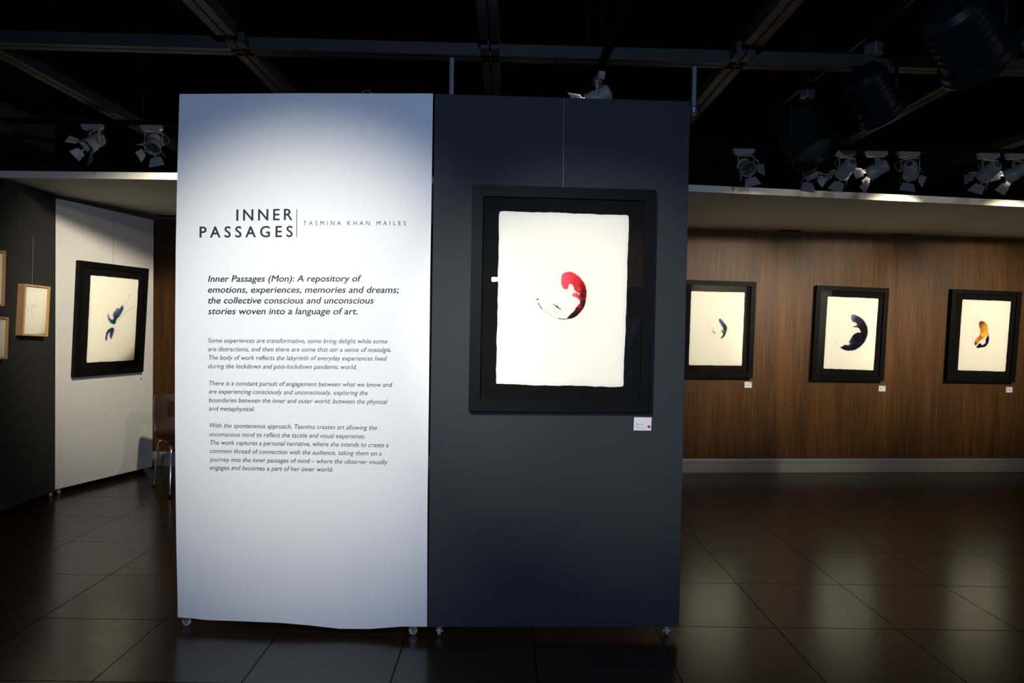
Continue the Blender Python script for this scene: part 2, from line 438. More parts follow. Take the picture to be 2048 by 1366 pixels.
# ------------------------------------------------------------------ lettering
def text_mesh(s, bold, italic, space=1.0):
    cu = bpy.data.curves.new('lettering', 'FONT')
    cu.body = s; cu.size = 1.0; cu.offset = bold; cu.shear = 0.20 if italic else 0.0
    cu.space_character = space; cu.fill_mode = 'FRONT'; cu.resolution_u = 4
    o = bpy.data.objects.new('lettering', cu); COL.objects.link(o)
    dg = bpy.context.evaluated_depsgraph_get()
    me = bpy.data.meshes.new_from_object(o.evaluated_get(dg))
    co = np.empty(len(me.vertices)*3); me.vertices.foreach_get('co', co); co = co.reshape(-1, 3)[:, :2].copy()
    polys = [list(p.vertices) for p in me.polygons]
    bpy.data.objects.remove(o); bpy.data.curves.remove(cu); bpy.data.meshes.remove(me)
    return co, polys
CAPH = None
def lettering(name, parent, F, y, lines, material):
    """lines: (text, x0, baseline0, x1, baseline1, cap height, weight, italic, tracked); weight = extra stroke width in picture points"""
    global CAPH
    if CAPH is None:
        c, _ = text_mesh('H', 0, False); CAPH = c[:, 1].max()
    for s, x0, b0, x1, b1, ch, bold, ital, tracked in lines:
        bm = bmesh.new()
        p0 = F.at(x0, b0, y); p1 = F.at(x1, b1, y); top = F.at(x0, b0 - ch, y)
        zs = (top.z - p0.z) / CAPH
        pt = (p1 - p0).length / max(1.0, x1 - x0)
        W = (p1 - p0).length - bold*pt
        sp = 1.0
        if tracked:
            w1 = np.ptp(text_mesh(s, 0, ital, 1.0)[0][:, 0]); w2 = np.ptp(text_mesh(s, 0, ital, 2.0)[0][:, 0])
            sp = 1.0 + (W/(zs*tracked) - w1) / (w2 - w1)
        co, polys = text_mesh(s, 0, ital, sp)
        if tracked:                                   # capitals stand on the baseline, the J too
            par = list(range(len(co)))
            def root(i):
                while par[i] != i: i = par[i]
                return i
            for p in polys:
                for i in p[1:]: par[root(i)] = root(p[0])
            rt = np.array([root(i) for i in range(len(co))])
            for q in set(rt.tolist()):
                k_ = rt == q; lo_, hi_ = co[k_, 1].min(), co[k_, 1].max()
                if lo_ < -0.08 and hi_ > 0.4: co[k_, 1] = (co[k_, 1] - lo_)/(hi_ - lo_)*CAPH
        xs = W / np.ptp(co[:, 0]); mn = co[:, 0].min()
        d = (p1 - p0).normalized()
        sh = [(0, 0)] if bold <= 0 else [(0, 0), (bold*pt, 0), (bold*pt/2, bold*pt*0.35), (bold*pt/2, -bold*pt*0.35)]
        for k, (sx, sz) in enumerate(sh):
            yy = y - 0.00006*k
            vs = [bm.verts.new((p0.x + d.x*((x-mn)*xs + sx), yy, p0.z + d.z*(x-mn)*xs + z*zs + sz)) for x, z in co]
            for p in polys:
                try: bm.faces.new([vs[i] for i in p])
                except ValueError: pass
        me = bpy.data.meshes.new(name); bm.to_mesh(me); bm.free(); me.materials.append(material)
        o = bpy.data.objects.new(name, me); COL.objects.link(o); o.parent = parent
LY = -0.0067
lettering('title_lettering', pw, FW, LY, [
    ('INNER', 472.5, 441.3, 585, 439.8, 22, 1.1, False, 0.98),
    ('PASSAGES', 399, 475, 585.5, 473.7, 21.5, 1.1, False, 0.98)], M['letter'])
lettering('artist_name_lettering', pw, FW, LY, [
    ('TASMINA KHAN MAJLES', 606.6, 450.4, 811.5, 450.4, 8.3, 0, False, 0.95)], M['letter'])
a_, b_ = FW.at(593.6, 418, LY), FW.at(593.2, 474, LY)
MB().box((b_.x - 0.0014, LY - 0.0004, b_.z), (b_.x + 0.0014, LY + 0.0004, a_.z)).build('divider_line', M['letter'], pw)
HB = 0.55
lettering('heading_lettering', pw, FW, LY, [
    ('Inner Passages (Mon): A repository of', 415.8, 563.5, 723, 563, 12.4, HB, True, 0),
    ('emotions, experiences, memories and dreams;', 415.8, 585.2, 798, 585.7, 12.4, HB, True, 0),
    ('the collective conscious and unconscious', 415.8, 606.7, 747.6, 607, 12.4, HB, True, 0),
    ('stories woven into a language of art.', 415.8, 628.2, 715.3, 628.7, 12.4, HB, True, 0)], M['letter'])
PBW = 0
def para(rows):
    lettering('paragraph_lettering', pw, FW, LY, [(s, a, b, c, d, 8.9, PBW, True, 0) for s, a, b, c, d in rows], M['letter'])
para([('Some experiences are transformative, some bring delight while some', 415.8, 685.1, 774.3, 686.9),
      ('are distractions, and then there are some that stir a sense of nostalgia.', 416.3, 702.2, 782.5, 704),
      ('The body of work reflects the labyrinth of everyday experiences lived', 417.6, 719.3, 773.5, 721.3),
      ('during the lockdown and post-lockdown pandemic world.', 416.6, 736.3, 713.4, 738.4)])
para([('There is a constant pursuit of engagement between what we know and', 418.2, 770.5, 784.4, 773.9),
      ('are experiencing consciously and unconsciously, exploring the', 417.4, 787, 735.4, 790.2),
      ('boundaries between the inner and outer world; between the physical', 417.6, 804.4, 774.3, 807.8),
      ('and metaphysical.', 417.6, 821.2, 509, 822.3)])
para([('With the spontaneous approach, Tasmina creates art allowing the', 418.9, 854.9, 754, 859.8),
      ('unconscious mind to reflect the tactile and visual experienes.', 418.4, 872.5, 730, 876.9),
      ('The work captures a personal narrative, where she intends to create a', 420.2, 889, 776.9, 894.5),
      ('common thread of connection with the audience, taking them on a', 419.5, 905.9, 763, 911.3),
      ('journey into the inner passages of mind \u2013 where the observer visually', 419, 922.9, 774.8, 928.6),
      ('engages and becomes a part of her inner world.', 419.7, 939.2, 665.6, 943.4)])

# ------------------------------------------------------------------ ink paintings
def poly_sd(px, py, poly):
    """signed distance (positive inside) to a polygon, vectorised"""
    P = np.array(poly, float); n = len(P)
    d = np.full(px.shape, 1e9); inside = np.zeros(px.shape, bool)
    for i in range(n):
        ax, ay = P[i]; bx_, by_ = P[(i+1) % n]
        ex, ey = bx_-ax, by_-ay
        t = np.clip(((px-ax)*ex + (py-ay)*ey) / (ex*ex + ey*ey + 1e-9), 0, 1)
        d = np.minimum(d, np.hypot(px-ax-t*ex, py-ay-t*ey))
        c = ((ay > py) != (by_ > py)) & (px < (bx_-ax)*(py-ay)/((by_-ay) if by_ != ay else 1e-9) + ax)
        inside ^= c
    return np.where(inside, d, -d)
def smooth_poly(poly, it=1):
    for _ in range(it):
        q = []
        for i in range(len(poly)):
            a, b = poly[i], poly[(i+1) % len(poly)]
            q += [(a[0]*.75+b[0]*.25, a[1]*.75+b[1]*.25), (a[0]*.25+b[0]*.75, a[1]*.25+b[1]*.75)]
        poly = q
    return poly
def sstep(x): x = np.clip(x, 0, 1); return x*x*(3-2*x)
_rs = np.random.RandomState(5)
_K = _rs.uniform(-1, 1, (24, 2)); _PH = _rs.uniform(0, 6.28, 24)
def wob(px, py, f):
    s = 0
    for i in range(24):
        s = s + np.sin(px*_K[i, 0]*f + py*_K[i, 1]*f + _PH[i])
    return s/5.0
def ink(parent, F, y, origin, scale, washes, lines, step):
    """pigment mesh: washes = (polygon, [(x, y, rgb)...], edge softness), lines = (points, width, darkness), all in sketch units"""
    allp = [p for w_ in washes for p in w_[0]] + [p for l in lines for p in l[0]]
    x0 = min(p[0] for p in allp) - 25; x1 = max(p[0] for p in allp) + 25
    y0 = min(p[1] for p in allp) - 25; y1 = max(p[1] for p in allp) + 25
    s = step*scale
    gx = np.arange(x0, x1, s); gy = np.arange(y0, y1, s)
    px, py = np.meshgrid(gx, gy)
    col = np.tile(np.array(PAPER), (*px.shape, 1)); tot = np.zeros(px.shape)
    for poly, cols, soft in washes:
        q = smooth_poly(poly, 2)
        wx = px + wob(px, py, 0.9/scale)*0.25*scale; wy = py + wob(py, px, 1.1/scale)*0.25*scale
        sd = poly_sd(wx, wy, q)
        a = sstep((sd + soft*0.5)/soft)
        num = np.zeros((*px.shape, 3)); den = np.zeros(px.shape)
        for cx, cy, c in cols:
            w_ = 1.0/(((px-cx)**2 + (py-cy)**2) + (3.2*scale)**2)**2.2
            num += w_[..., None]*np.array(rgb(*c)); den += w_
        c = num/den[..., None]*(1 + 0.10*wob(px, py, 0.35/scale))[..., None]
        col = col*(1-a[..., None]) + c*a[..., None]; tot = np.maximum(tot, a)
    for pts, width, dark in lines:
        d = np.full(px.shape, 1e9)
        for (ax, ay), (bx_, by_) in zip(pts, pts[1:]):
            ex, ey = bx_-ax, by_-ay
            t = np.clip(((px-ax)*ex+(py-ay)*ey)/(ex*ex+ey*ey+1e-9), 0, 1)
            d = np.minimum(d, np.hypot(px-ax-t*ex, py-ay-t*ey))
        a = sstep((width*0.5 + 0.35*s - d)/(0.9*s) + 0.3)*dark
        col = col*(1-a[..., None]) + np.array(rgb(28, 26, 30))*a[..., None]; tot = np.maximum(tot, a)
    keep = tot > 0.015
    face = keep[:-1, :-1] | keep[1:, :-1] | keep[:-1, 1:] | keep[1:, 1:]
    idx = -np.ones(px.shape, int); used = np.zeros(px.shape, bool)
    used[:-1, :-1] |= face; used[1:, :-1] |= face; used[:-1, 1:] |= face; used[1:, 1:] |= face
    idx[used] = np.arange(used.sum())
    vv = [F.at(origin[0] + a/scale, origin[1] + b/scale, y) for a, b in zip(px[used], py[used])]
    jj, ii = np.nonzero(face)
    fs = [(int(idx[j+1, i]), int(idx[j+1, i+1]), int(idx[j, i+1]), int(idx[j, i])) for j, i in zip(jj, ii)]
    me = bpy.data.meshes.new('ink_painting'); me.from_pydata([tuple(v) for v in vv], [], fs)
    at = me.color_attributes.new('pigment', 'FLOAT_COLOR', 'POINT')
    c4 = np.concatenate([np.clip(col[used], 0, 1), np.ones((used.sum(), 1))], 1).astype(np.float32)
    at.data.foreach_set('color', c4.ravel())
    me.materials.append(M['ink'])
    o = bpy.data.objects.new('ink_painting', me); COL.objects.link(o); o.parent = parent
    return o

# ------------------------------------------------------------------ framed pictures
def ringmesh(mb, outer, inner, yf, yb, lip):
    """mitred frame: front face at yf between two quads, back at yb, inner edge down to lip"""
    n = 4
    def V(q, y): return [Vector((p[0], y, p[1])) for p in q]
    of, inf, ob, il = V(outer, yf), V(inner, yf), V(outer, yb), V(inner, lip)
    for i in range(n):
        j = (i+1) % n
        mb.quad(of[i], of[j], inf[j], inf[i]); mb.quad(ob[i], ob[j], of[j], of[i])
        mb.quad(inf[i], inf[j], il[j], il[i]); mb.quad(ob[j], ob[i], il[i], il[j])
    bmesh.ops.remove_doubles(mb.bm, verts=mb.bm.verts[:], dist=1e-5)
def lerpq(a, b, t): return [(p[0]+(q[0]-p[0])*t, p[1]+(q[1]-p[1])*t) for p, q in zip(a, b)]
def picture(F, name, label, group, depth, outer, inner, paper, frame_m, mat_m, wire_top=None, wire_x=None, deckle=0.0, gap=0.0):
    """corner lists are TL, TR, BR, BL in the photograph; depth is how far the frame stands off the panel"""
    yf = -depth - gap
    loc = lambda q, y: [(lambda p: (p.x, p.z))(F.at(u, v, y)) for u, v in q]
    O = loc(outer, yf)
    I = lerpq(O, loc(paper, yf), inner) if isinstance(inner, float) else loc(inner, yf)
    ym = yf + 0.016
    Pq = loc(paper, ym - 0.004)
    cx = sum(p[0] for p in O)/4; zb = min(p[1] for p in O)
    t = F.thing(name, label, 'picture', group)
    mb = MB(); ringmesh(mb, O, I, yf, -gap - 0.0005, ym + 0.004)
    mb.build('frame', frame_m, t)
    big = lerpq(O, I, 0.8)
    MB().prism([(p[0], ym, p[1]) for p in big], (0, 0.004, 0)).build('mount_board', mat_m, t)
    # sheet of paper with torn edges, floated on the mount
    pts = []
    for i in range(4):
        a, b = Pq[i], Pq[(i+1) % 4]; n = 44 if deckle else 1
        L = math.hypot(b[0]-a[0], b[1]-a[1]); nx, nz = -(b[1]-a[1])/L, (b[0]-a[0])/L
        off = 0.0
        for k in range(n):
            s = k/n
            off = 0.6*off + random.uniform(-deckle, deckle)
            q = off if 0 < k < n else 0.0
            if deckle and k == 0:
                pts.append((a[0] + (Pq[i-1][0]-a[0])*0.005 + (b[0]-a[0])*0.003, ym - 0.004, a[1] + (Pq[i-1][1]-a[1])*0.005 + (b[1]-a[1])*0.003))
            else:
                pts.append((a[0]+(b[0]-a[0])*s + nx*q, ym - 0.004, a[1]+(b[1]-a[1])*s + nz*q))
    sheet = MB().prism(pts, (0, 0.003, 0)).build('paper', M['paper'], t)
    g = lerpq(O, I, 0.93); gy = yf + 0.006
    gme = bpy.data.meshes.new('glass'); gme.from_pydata([(p[0], gy, p[1]) for p in g], [], [(3, 2, 1, 0)]); gme.materials.append(M['glass'])
    go = bpy.data.objects.new('glass', gme); COL.objects.link(go); go.parent = t
    if wire_top:
        tp = (O[0][0]+O[1][0])/2 if wire_x is None else F.at(wire_x[0], wire_x[1], -0.004).x
        zt = F.at(wire_top[0], wire_top[1], -0.004)
        zf = (O[0][1]+O[1][1])/2 - 0.01
        MB().tube([(zt.x, -0.004, zt.z), (tp, -0.004, zf)], 0.0011, 6).build('hanging_wire', M['wire'], t)
    return t, sheet, ym - 0.0046

# large red painting
tp, sheet, iy = picture(FD, 'framed_painting', 'large black-framed painting of a red and black ink curl on the charcoal blue panel', None, 0.036,
    [(944.7, 368.6), (1312.3, 379.8), (1302, 825.5), (936.6, 822.8)], [(966.4, 391.2), (1290.5, 400.7), (1280.5, 803), (959.5, 798)],
    [(999, 421.5), (1258, 430.4), (1247, 774), (991.6, 768.5)], M['black_frame'], M['mat_black'], (1127.5, 196), (1126.5, 373), deckle=0.0014)
RED = [(800,430),(805,330),(830,275),(890,240),(960,225),(1010,230),(1050,250),(1110,290),(1170,340),(1220,400),(1260,460),(1285,530),(1300,610),(1300,680),(1285,770),(1275,860),(1250,920),(1210,990),(1170,1030),(1120,1080),(1070,1115),(1020,1140),(960,1150),(920,1152),(880,1160),(895,1150),(940,1110),(980,1060),(1030,1020),(1070,980),(1090,920),(1130,885),(1168,850),(1170,790),(1120,740),(1060,720),(1000,685),(1060,635),(1110,640),(1165,680),(1160,650),(1110,630),(1060,590),(1055,540),(1030,490),(990,465),(950,480),(945,530),(930,570),(890,575),(840,550),(815,490)]
ink(sheet, FD, iy, (1040, 520), 9.756, [(RED, [
    (870,400,(232,92,102)),(900,300,(228,84,94)),(1000,300,(224,64,74)),(880,530,(228,82,94)),(1100,420,(222,58,64)),(1180,380,(212,40,46)),(1240,480,(168,18,18)),(1230,600,(104,12,12)),(1290,650,(120,14,14)),
    (1200,700,(78,12,12)),(1215,520,(140,14,14)),(1240,820,(30,22,26)),(1230,900,(34,24,28)),(1150,900,(190,28,28)),(1150,960,(84,10,18)),(1100,1050,(44,14,18)),(1000,1120,(40,18,22)),(1060,680,(228,110,118)),
    (1130,690,(216,84,92)),(1150,560,(222,56,62)),(1160,760,(186,40,44)),(1270,730,(120,14,14))], 14)],
    [([(890,1156),(820,1150),(750,1140)], 14, 0.95), ([(750,1140),(690,1128),(600,1085),(540,1050),(490,1018)], 3, 0.45), ([(640,1085),(540,1022),(430,950)], 4, 0.7),
     ([(430,950),(395,910),(355,838)], 15, 0.95), ([(335,772),(352,766)], 26, 0.97), ([(337,800),(348,840)], 3, 0.3), ([(600,680),(606,720)], 10, 0.25), ([(606,720),(630,790),(640,850)], 3, 0.3),
     ([(640,850),(652,890)], 9, 0.6), ([(662,868),(690,895),(725,905)], 12, 0.97), ([(715,900),(735,920)], 28, 0.97), ([(735,925),(790,960)], 16, 0.95), ([(685,900),(700,935),(740,948)], 4, 0.55),
     ([(665,985),(690,1030),(720,1058)], 9, 0.5), ([(720,1058),(800,1030),(868,985),(860,950)], 3, 0.22), ([(655,920),(665,985),(730,1000),(790,975)], 3, 0.25), ([(720,1060),(722,1100)], 3, 0.2)], 0.5)
# white glossy panel picture
tp, sheet, iy = picture(FLW, 'framed_painting', 'black-framed painting of blue wing shapes with fine branches on the glossy white panel', None, 0.040,
    [(159.3, 520.5), (298.1, 537.4), (286.7, 743.5), (148.7, 754.5)], 0.42,
    [(181.7, 550.3), (277, 559.6), (268.1, 720.3), (173.3, 725.4)], M['black_frame'], M['mat_black'], (228, 424), (226, 529), deckle=0.001)
UPW = [(240,660),(255,650),(265,690),(300,760),(340,770),(365,760),(350,700),(350,650),(400,590),(430,540),(470,560),(505,530),(520,490),(545,500),(560,535),(555,580),(520,640),(480,710),(430,760),(412,800),(412,840),(370,868),(320,850),(280,810),(250,750)]
LOW = [(200,1180),(205,1080),(225,1010),(270,955),(320,925),(370,935),(378,970),(365,1040),(340,1080),(330,1150),(310,1155),(285,1100),(292,1045),(280,1015),(255,1060),(240,1110),(235,1170),(215,1188)]
ink(sheet, FLW, iy, (190, 560), 9.76, [
    (UPW, [(255,700,(84,136,180)),(290,770,(40,110,150)),(330,800,(10,98,118)),(380,830,(12,22,46)),(410,790,(24,40,70)),(420,650,(74,84,108)),(390,620,(110,140,172)),(430,560,(120,130,150)),(535,540,(8,98,118)),(500,640,(46,78,98)),(430,730,(36,56,86)),(540,590,(20,90,120))], 26),
    (LOW, [(215,1160,(28,32,76)),(230,1030,(48,56,98)),(270,980,(44,44,70)),(320,950,(44,44,70)),(350,1010,(70,72,140)),(310,1120,(54,74,148))], 22)],
    [([(560,510),(590,440),(650,375),(700,290),(635,305)], 5, 0.42), ([(700,290),(720,245)], 3, 0.25), ([(640,170),(640,260)], 4, 0.22), ([(430,830),(520,700),(560,670),(640,608),(720,566),(790,505)], 5, 0.38),
     ([(640,608),(670,480)], 3, 0.2), ([(565,560),(610,530),(600,480)], 3, 0.18), ([(380,950),(440,975)], 14, 0.12)], 0.5)
# wood wall pictures
WIRE_Y = [(1434, 492), (1703, 487), (1972, 500)]
tp, sheet, iy = picture(WR, 'framed_painting', 'black-framed painting of a small blue-black ink crescent, nearest the charcoal panel on the wood wall', 'paintings on the wood wall', 0.045,
    [(1359, 559), (1513.2, 563.8), (1505.5, 756), (1352, 755)], 0.42, [(1382.5, 582.2), (1489.8, 585), (1483.7, 731.2), (1377.5, 730.3)],
    M['black_frame'], M['mat_black'], (1434, 492), (1431.5, 562), deckle=0.001)
ink(sheet, WR, iy, (1360, 540), 5.256, [([(405,520),(415,510),(428,512),(452,540),(478,570),(493,595),(495,620),(486,660),(471,690),(451,714),(430,720),(424,712),(440,700),(455,680),(442,655),(430,642),(455,628),(450,605),(440,590),(428,568),(412,548)],
    [(420,530,(54,100,150)),(440,560,(36,92,150)),(465,570,(26,40,70)),(475,610,(16,13,18)),(460,680,(16,18,24)),(440,640,(70,120,124)),(432,715,(40,60,70))], 10)],
    [([(308,552),(299,590),(300,640),(325,690)], 2, 0.25), ([(345,608),(349,640),(370,664)], 3, 0.6), ([(345,645),(370,665)], 7, 0.9), ([(338,680),(350,694),(362,690)], 2, 0.4), ([(365,672),(390,668)], 2, 0.35)], 0.5)
tp, sheet, iy = picture(WR, 'framed_painting', 'black-framed painting of a big black ink crescent in the middle of the wood wall', 'paintings on the wood wall', 0.045,
    [(1634.2, 570.5), (1779, 576.5), (1767.5, 762.3), (1622.9, 760.5)], 0.42, [(1655.5, 593), (1756.9, 597.2), (1747, 740.7), (1647, 737)],
    M['black_frame'], M['mat_black'], (1703, 487), (1699, 575), deckle=0.001)
ink(sheet, WR, iy, (1600, 550), 5.4636, [([(555,455),(565,435),(590,430),(620,440),(655,460),(685,480),(715,520),(738,570),(744,620),(735,670),(715,720),(680,765),(640,800),(590,825),(530,830),(490,822),(455,805),(436,790),(470,775),(500,760),(520,768),(545,752),(530,735),(560,690),(575,660),(600,640),(630,625),(668,632),(655,600),(635,575),(600,568),(560,570),(600,556),(628,548),(612,522),(582,517),(560,490)],
    [(570,450,(120,124,148)),(620,480,(58,58,72)),(650,505,(46,44,54)),(690,560,(22,20,28)),(700,650,(15,13,20)),(600,780,(14,13,22)),(541,742,(84,92,160)),(565,735,(30,28,50)),(560,770,(16,15,26)),(610,700,(16,14,22)),(640,650,(22,20,28)),(500,800,(16,15,22)),(470,795,(14,13,18))], 12)],
    [([(380,715),(398,758),(440,790)], 3, 0.35)], 0.5)
tp, sheet, iy = picture(WR, 'framed_painting', 'black-framed painting of a yellow and black ink shape, at the right edge', 'paintings on the wood wall', 0.045,
    [(1905.3, 577.9), (2044.9, 583.7), (2030.1, 764.7), (1893.4, 763)], 0.42, [(1925, 599), (2021.9, 602.7), (2010.4, 743.1), (1915.4, 740.5)],
    M['black_frame'], M['mat_black'], (1972, 498), (1969, 582), deckle=0.001)
ink(sheet, WR, iy, (1860, 560), 5.69, [
    ([(556,500),(562,475),(590,465),(620,475),(645,500),(660,540),(664,600),(650,630),(620,660),(580,682),(560,702),(540,725),(515,752),(505,725),(510,690),(535,660),(560,640),(572,600),(570,560),(558,530)],
     [(585,478,(120,36,28)),(565,500,(150,70,44)),(580,520,(176,104,60)),(612,540,(226,168,48)),(650,560,(228,170,24)),(600,620,(232,196,66)),(566,645,(190,100,36)),(540,690,(220,140,30)),(520,730,(120,30,20)),(572,590,(196,120,80))], 9),
    ([(664,598),(673,660),(671,702),(646,742),(626,762),(590,767),(545,776),(522,768),(540,745),(562,718),(576,720),(590,742),(612,737),(636,712),(630,680),(645,650),(660,632)], [(640,700,(16,16,26)),(560,760,(14,14,20))], 7)],
    [([(493,580),(500,530),(520,470),(540,425),(556,412)], 3, 0.3), ([(484,640),(492,700),(505,730)], 2, 0.2), ([(545,412),(560,418)], 4, 0.4)], 0.5)
# small oak frames with pencil sketches on the dark panel at the left
def sketch_frame(label, outer, paper, lines, wire_top):
    t, sh, y = picture(FLD, 'sketch_frame', label, 'oak-framed sketches on the charcoal panel', 0.05, outer, 0.62, paper, M['oak'], M['mat_white'], wire_top)
    if lines: ink(sh, FLD, y, (0, 480), 4.27, [], lines, 0.4)
    return t
sketch_frame('small oak frame with a faint pencil sketch, hung nearest the white panel',
    [(49.9, 567.4), (101.2, 573.7), (96, 673.2), (44.5, 670.9)], [(54, 573.5), (95.5, 578), (90.5, 668), (48.6, 668)],
    [([(262,600),(275,560),(300,545),(325,558)], 3, 0.3), ([(285,570),(310,575)], 8, 0.25), ([(268,600),(280,640),(300,668)], 3, 0.25), ([(325,560),(330,585)], 2, 0.2),
     ([(225,560),(240,590),(232,620)], 5, 0.18), ([(240,440),(300,436),(378,452)], 2, 0.14), ([(378,452),(368,760)], 2, 0.14), ([(300,480),(320,500)], 4, 0.1), ([(280,660),(285,700)], 3, 0.12)], (67, 470))
sketch_frame('oak frame cut by the left edge, hung higher on the charcoal panel',
    [(-62, 494), (12.2, 502), (9.4, 612), (-66, 611)], [(-55, 500), (6.6, 507.6), (3.6, 607), (-60, 606)], [], (-25, 400))
sketch_frame('oak frame cut by the left edge, hung lower on the charcoal panel',
    [(-52, 629), (18, 635), (15.2, 717.7), (-56, 722)], [(-45, 635), (12.6, 640), (9.5, 713.5), (-50, 716)], [([(2,690),(10,700),(30,690)], 5, 0.15)], None)

# ------------------------------------------------------------------ caption cards
def card(F, label, q, dot, dot_m, text=None, bars=()):
    y = -0.0008
    a = [F.at(u, v, y) for u, v in q]
    t = F.thing('caption_card', label, 'label', 'caption cards beside the paintings')
    MB().prism([(p.x, y, p.z) for p in a], (0, -0.0015, 0)).build('card', M['card'], t)
    yy = y - 0.0019
    if dot:
        c = F.at(dot[0], dot[1], yy); r = (F.at(dot[0] + dot[2], dot[1], yy) - c).length
        m = Matrix.Translation(c) @ Matrix.Rotation(PI/2, 4, 'X')
        MB().lathe([(r, -0.0002), (r, 0.0004)], 20, m).build('round_sticker', dot_m, t)
    if text:
        lettering('card_lettering', t, F, yy, text, M['grey_ink'])
    if bars:
        mb = MB()
        for u0, v0, u1, v1, h in bars:
            p, q_ = F.at(u0, v0, yy), F.at(u1, v1, yy); hh = h/1365*3.1*(p - (F.i @ CAM)).length/3.1
            n = 9
            for k in range(n):
                if (k*7) % 5 == 3: continue
                s0, s1 = k/n, (k + 0.8)/n
                A, B = p.lerp(q_, s0), p.lerp(q_, s1)
                mb.quad((A.x, yy, A.z), (B.x, yy, B.z), (B.x, yy, B.z + hh), (A.x, yy, A.z + hh))
        mb.build('fine_print', M['grey_ink'], t)
    return t
card(FD, 'white caption card with a red dot, below the large red painting', [(1268.2, 834.4), (1303.1, 835), (1301.9, 861.2), (1267, 860.6)], (1298, 853.5, 3.0), M['red'],
     [('Becoming', 1272, 849.6, 1286.5, 850, 2.3, 0, False, 0)], [(1272, 854, 1275.8, 854, 0.7), (1271.8, 856, 1291.5, 856.2, 0.6)])
card(FLW, 'white caption card with a dark dot, below the blue winged painting', [(271.5, 755), (284, 754.2), (283.2, 768), (270.7, 768.4)], (282, 757.6, 1.5), M['dkred'], None,
     [(272.5, 762.6, 276.5, 762.5, 0.8), (272.3, 765.6, 279.5, 765.4, 0.6)])
card(WR, 'white caption card with a dark red dot, below the small blue-black crescent', [(1488.9, 763.5), (1503.8, 763.6), (1503.2, 775.6), (1489, 775.5)], (1501, 765.6, 1.1), M['dkred'], None, [(1491, 770.5, 1501, 770.5, 0.8)])
card(WR, 'white caption card with a dark dot, below the big black crescent', [(1757.4, 771.6), (1771.2, 771.8), (1770.8, 782.9), (1757.2, 782.6)], (1769, 773.6, 0.9), M['lamp_black'], None, [(1759.5, 778, 1763.5, 778, 0.7)])
card(WR, 'plain white caption card without a dot, below the yellow painting', [(2012, 774), (2025, 774.2), (2024.4, 785), (2011.6, 784.8)], None, None, None, [(2014.5, 779.4, 2022, 779.6, 0.8)])

# ------------------------------------------------------------------ track spotlights
def spotlight(label, mount, pan, tilt, lit=None, along=(1, 0), group='white track spotlights', flap_open=(50, 50, 50, 50), watts=0, cone=50, color=WARM):
    """mount: point on the underside of the track; pan and tilt (degrees) give the beam: pan from +Y towards +X, tilt downwards"""
    t = thing('track_spotlight', label, 'spotlight', mount, 0, group)
    am = Matrix.Rotation(math.atan2(along[1], along[0]), 4, 'Z')
    ad = MB()
    ad.prism([(-0.066, -0.017, 0), (0.074, -0.017, 0), (0.074, -0.017, -0.022), (0.058, -0.017, -0.036), (-0.052, -0.017, -0.036)], (0, 0.034, 0), am)
    ad.build('track_adapter', M['lamp_white'], t, bevel=0.002)
    piv = Vector((0, 0, -0.115))
    pm = Matrix.Translation((0.02*along[0], 0.02*along[1], 0)) @ Matrix.Rotation(-math.radians(pan), 4, 'Z')
    yk = MB()
    yk.box((-0.052, -0.008, -0.047), (0.052, 0.008, -0.043), pm)
    for s in (-1, 1):
        yk.box((s*0.052 - 0.002, -0.008, -0.125), (s*0.052 + 0.002, 0.008, -0.043), pm)
        yk.tube([(s*0.050, 0, -0.115), (s*0.062, 0, -0.115)], 0.007, 10, pm)
    yk.tube([(0, 0, -0.034), (0, 0, -0.045)], 0.010, 10, pm)
    yk.build('yoke', M['lamp_white'], t)
    # body axis = local +Y tilted down
    hm = pm @ Matrix.Translation(piv) @ Matrix.Rotation(-math.radians(tilt), 4, 'X') @ Matrix.Rotation(-PI/2, 4, 'X')   # local Z becomes the beam axis
    hs = MB().lathe([(0.018, -0.066), (0.034, -0.060), (0.040, -0.050), (0.040, 0.005), (0.047, 0.014), (0.047, 0.060), (0.044, 0.060), (0.042, 0.020), (0.0, 0.016)], 28, hm, close=False)
    for k in range(4):
        hs.lathe([(0.0405, -0.046 + k*0.011), (0.0435, -0.045 + k*0.011), (0.0405, -0.042 + k*0.011)], 28, hm, close=False)
    house = hs.build('housing', M['lamp_white'], t, smooth=True)
    MB().lathe([(0.0, 0.030), (0.030, 0.034), (0.042, 0.040)], 24, hm, close=False).build('lens', M['lens_on'] if lit else M['lens_off'], house, smooth=True)
    MB().lathe([(0.047, 0.054), (0.050, 0.054), (0.050, 0.064), (0.045, 0.064)], 28, hm, close=False).build('barn_door_ring', M['lamp_white'], house, smooth=True)
    for k in range(4):
        fm = hm @ Matrix.Rotation(k*PI/2 + 0.3, 4, 'Z') @ Matrix.Translation((0, 0.050, 0.084)) @ Matrix.Rotation(-math.radians(flap_open[k]), 4, 'X')
        fl = MB()
        fl.box((-0.006, -0.001, -0.020), (0.006, 0.001, 0.004), fm)
        w0, w1, h = (0.034, 0.052, 0.062) if k % 2 == 0 else (0.026, 0.040, 0.056)
        fl.prism([(-w0, 0, 0), (w0, 0, 0), (w1, 0, h), (-w1, 0, h)], (0, 0.0014, 0), fm)
        fl.build('barn_door', M['lamp_white'], house)
    cb = MB()
    pts = []
    for k in range(13):
        a = k/12*PI
        pts.append(pm @ Vector((-0.055 - 0.035*math.sin(a), -0.01, -0.05 - 0.07*k/12)))
    cb.tube(pts, 0.0018, 6); cb.build('safety_cable', M['cable'], t, smooth=True)
    if watts:
        src = Vector(mount) + (hm @ Vector((0, 0, 0.046)))
        d = (hm.to_3x3() @ Vector((0, 0, 1)))
        spot(src, src + d, watts, cone, 1.0, color, 0.02)
    return t
TY = 4.5
def tz(u, v): return ony(u, v, TY)
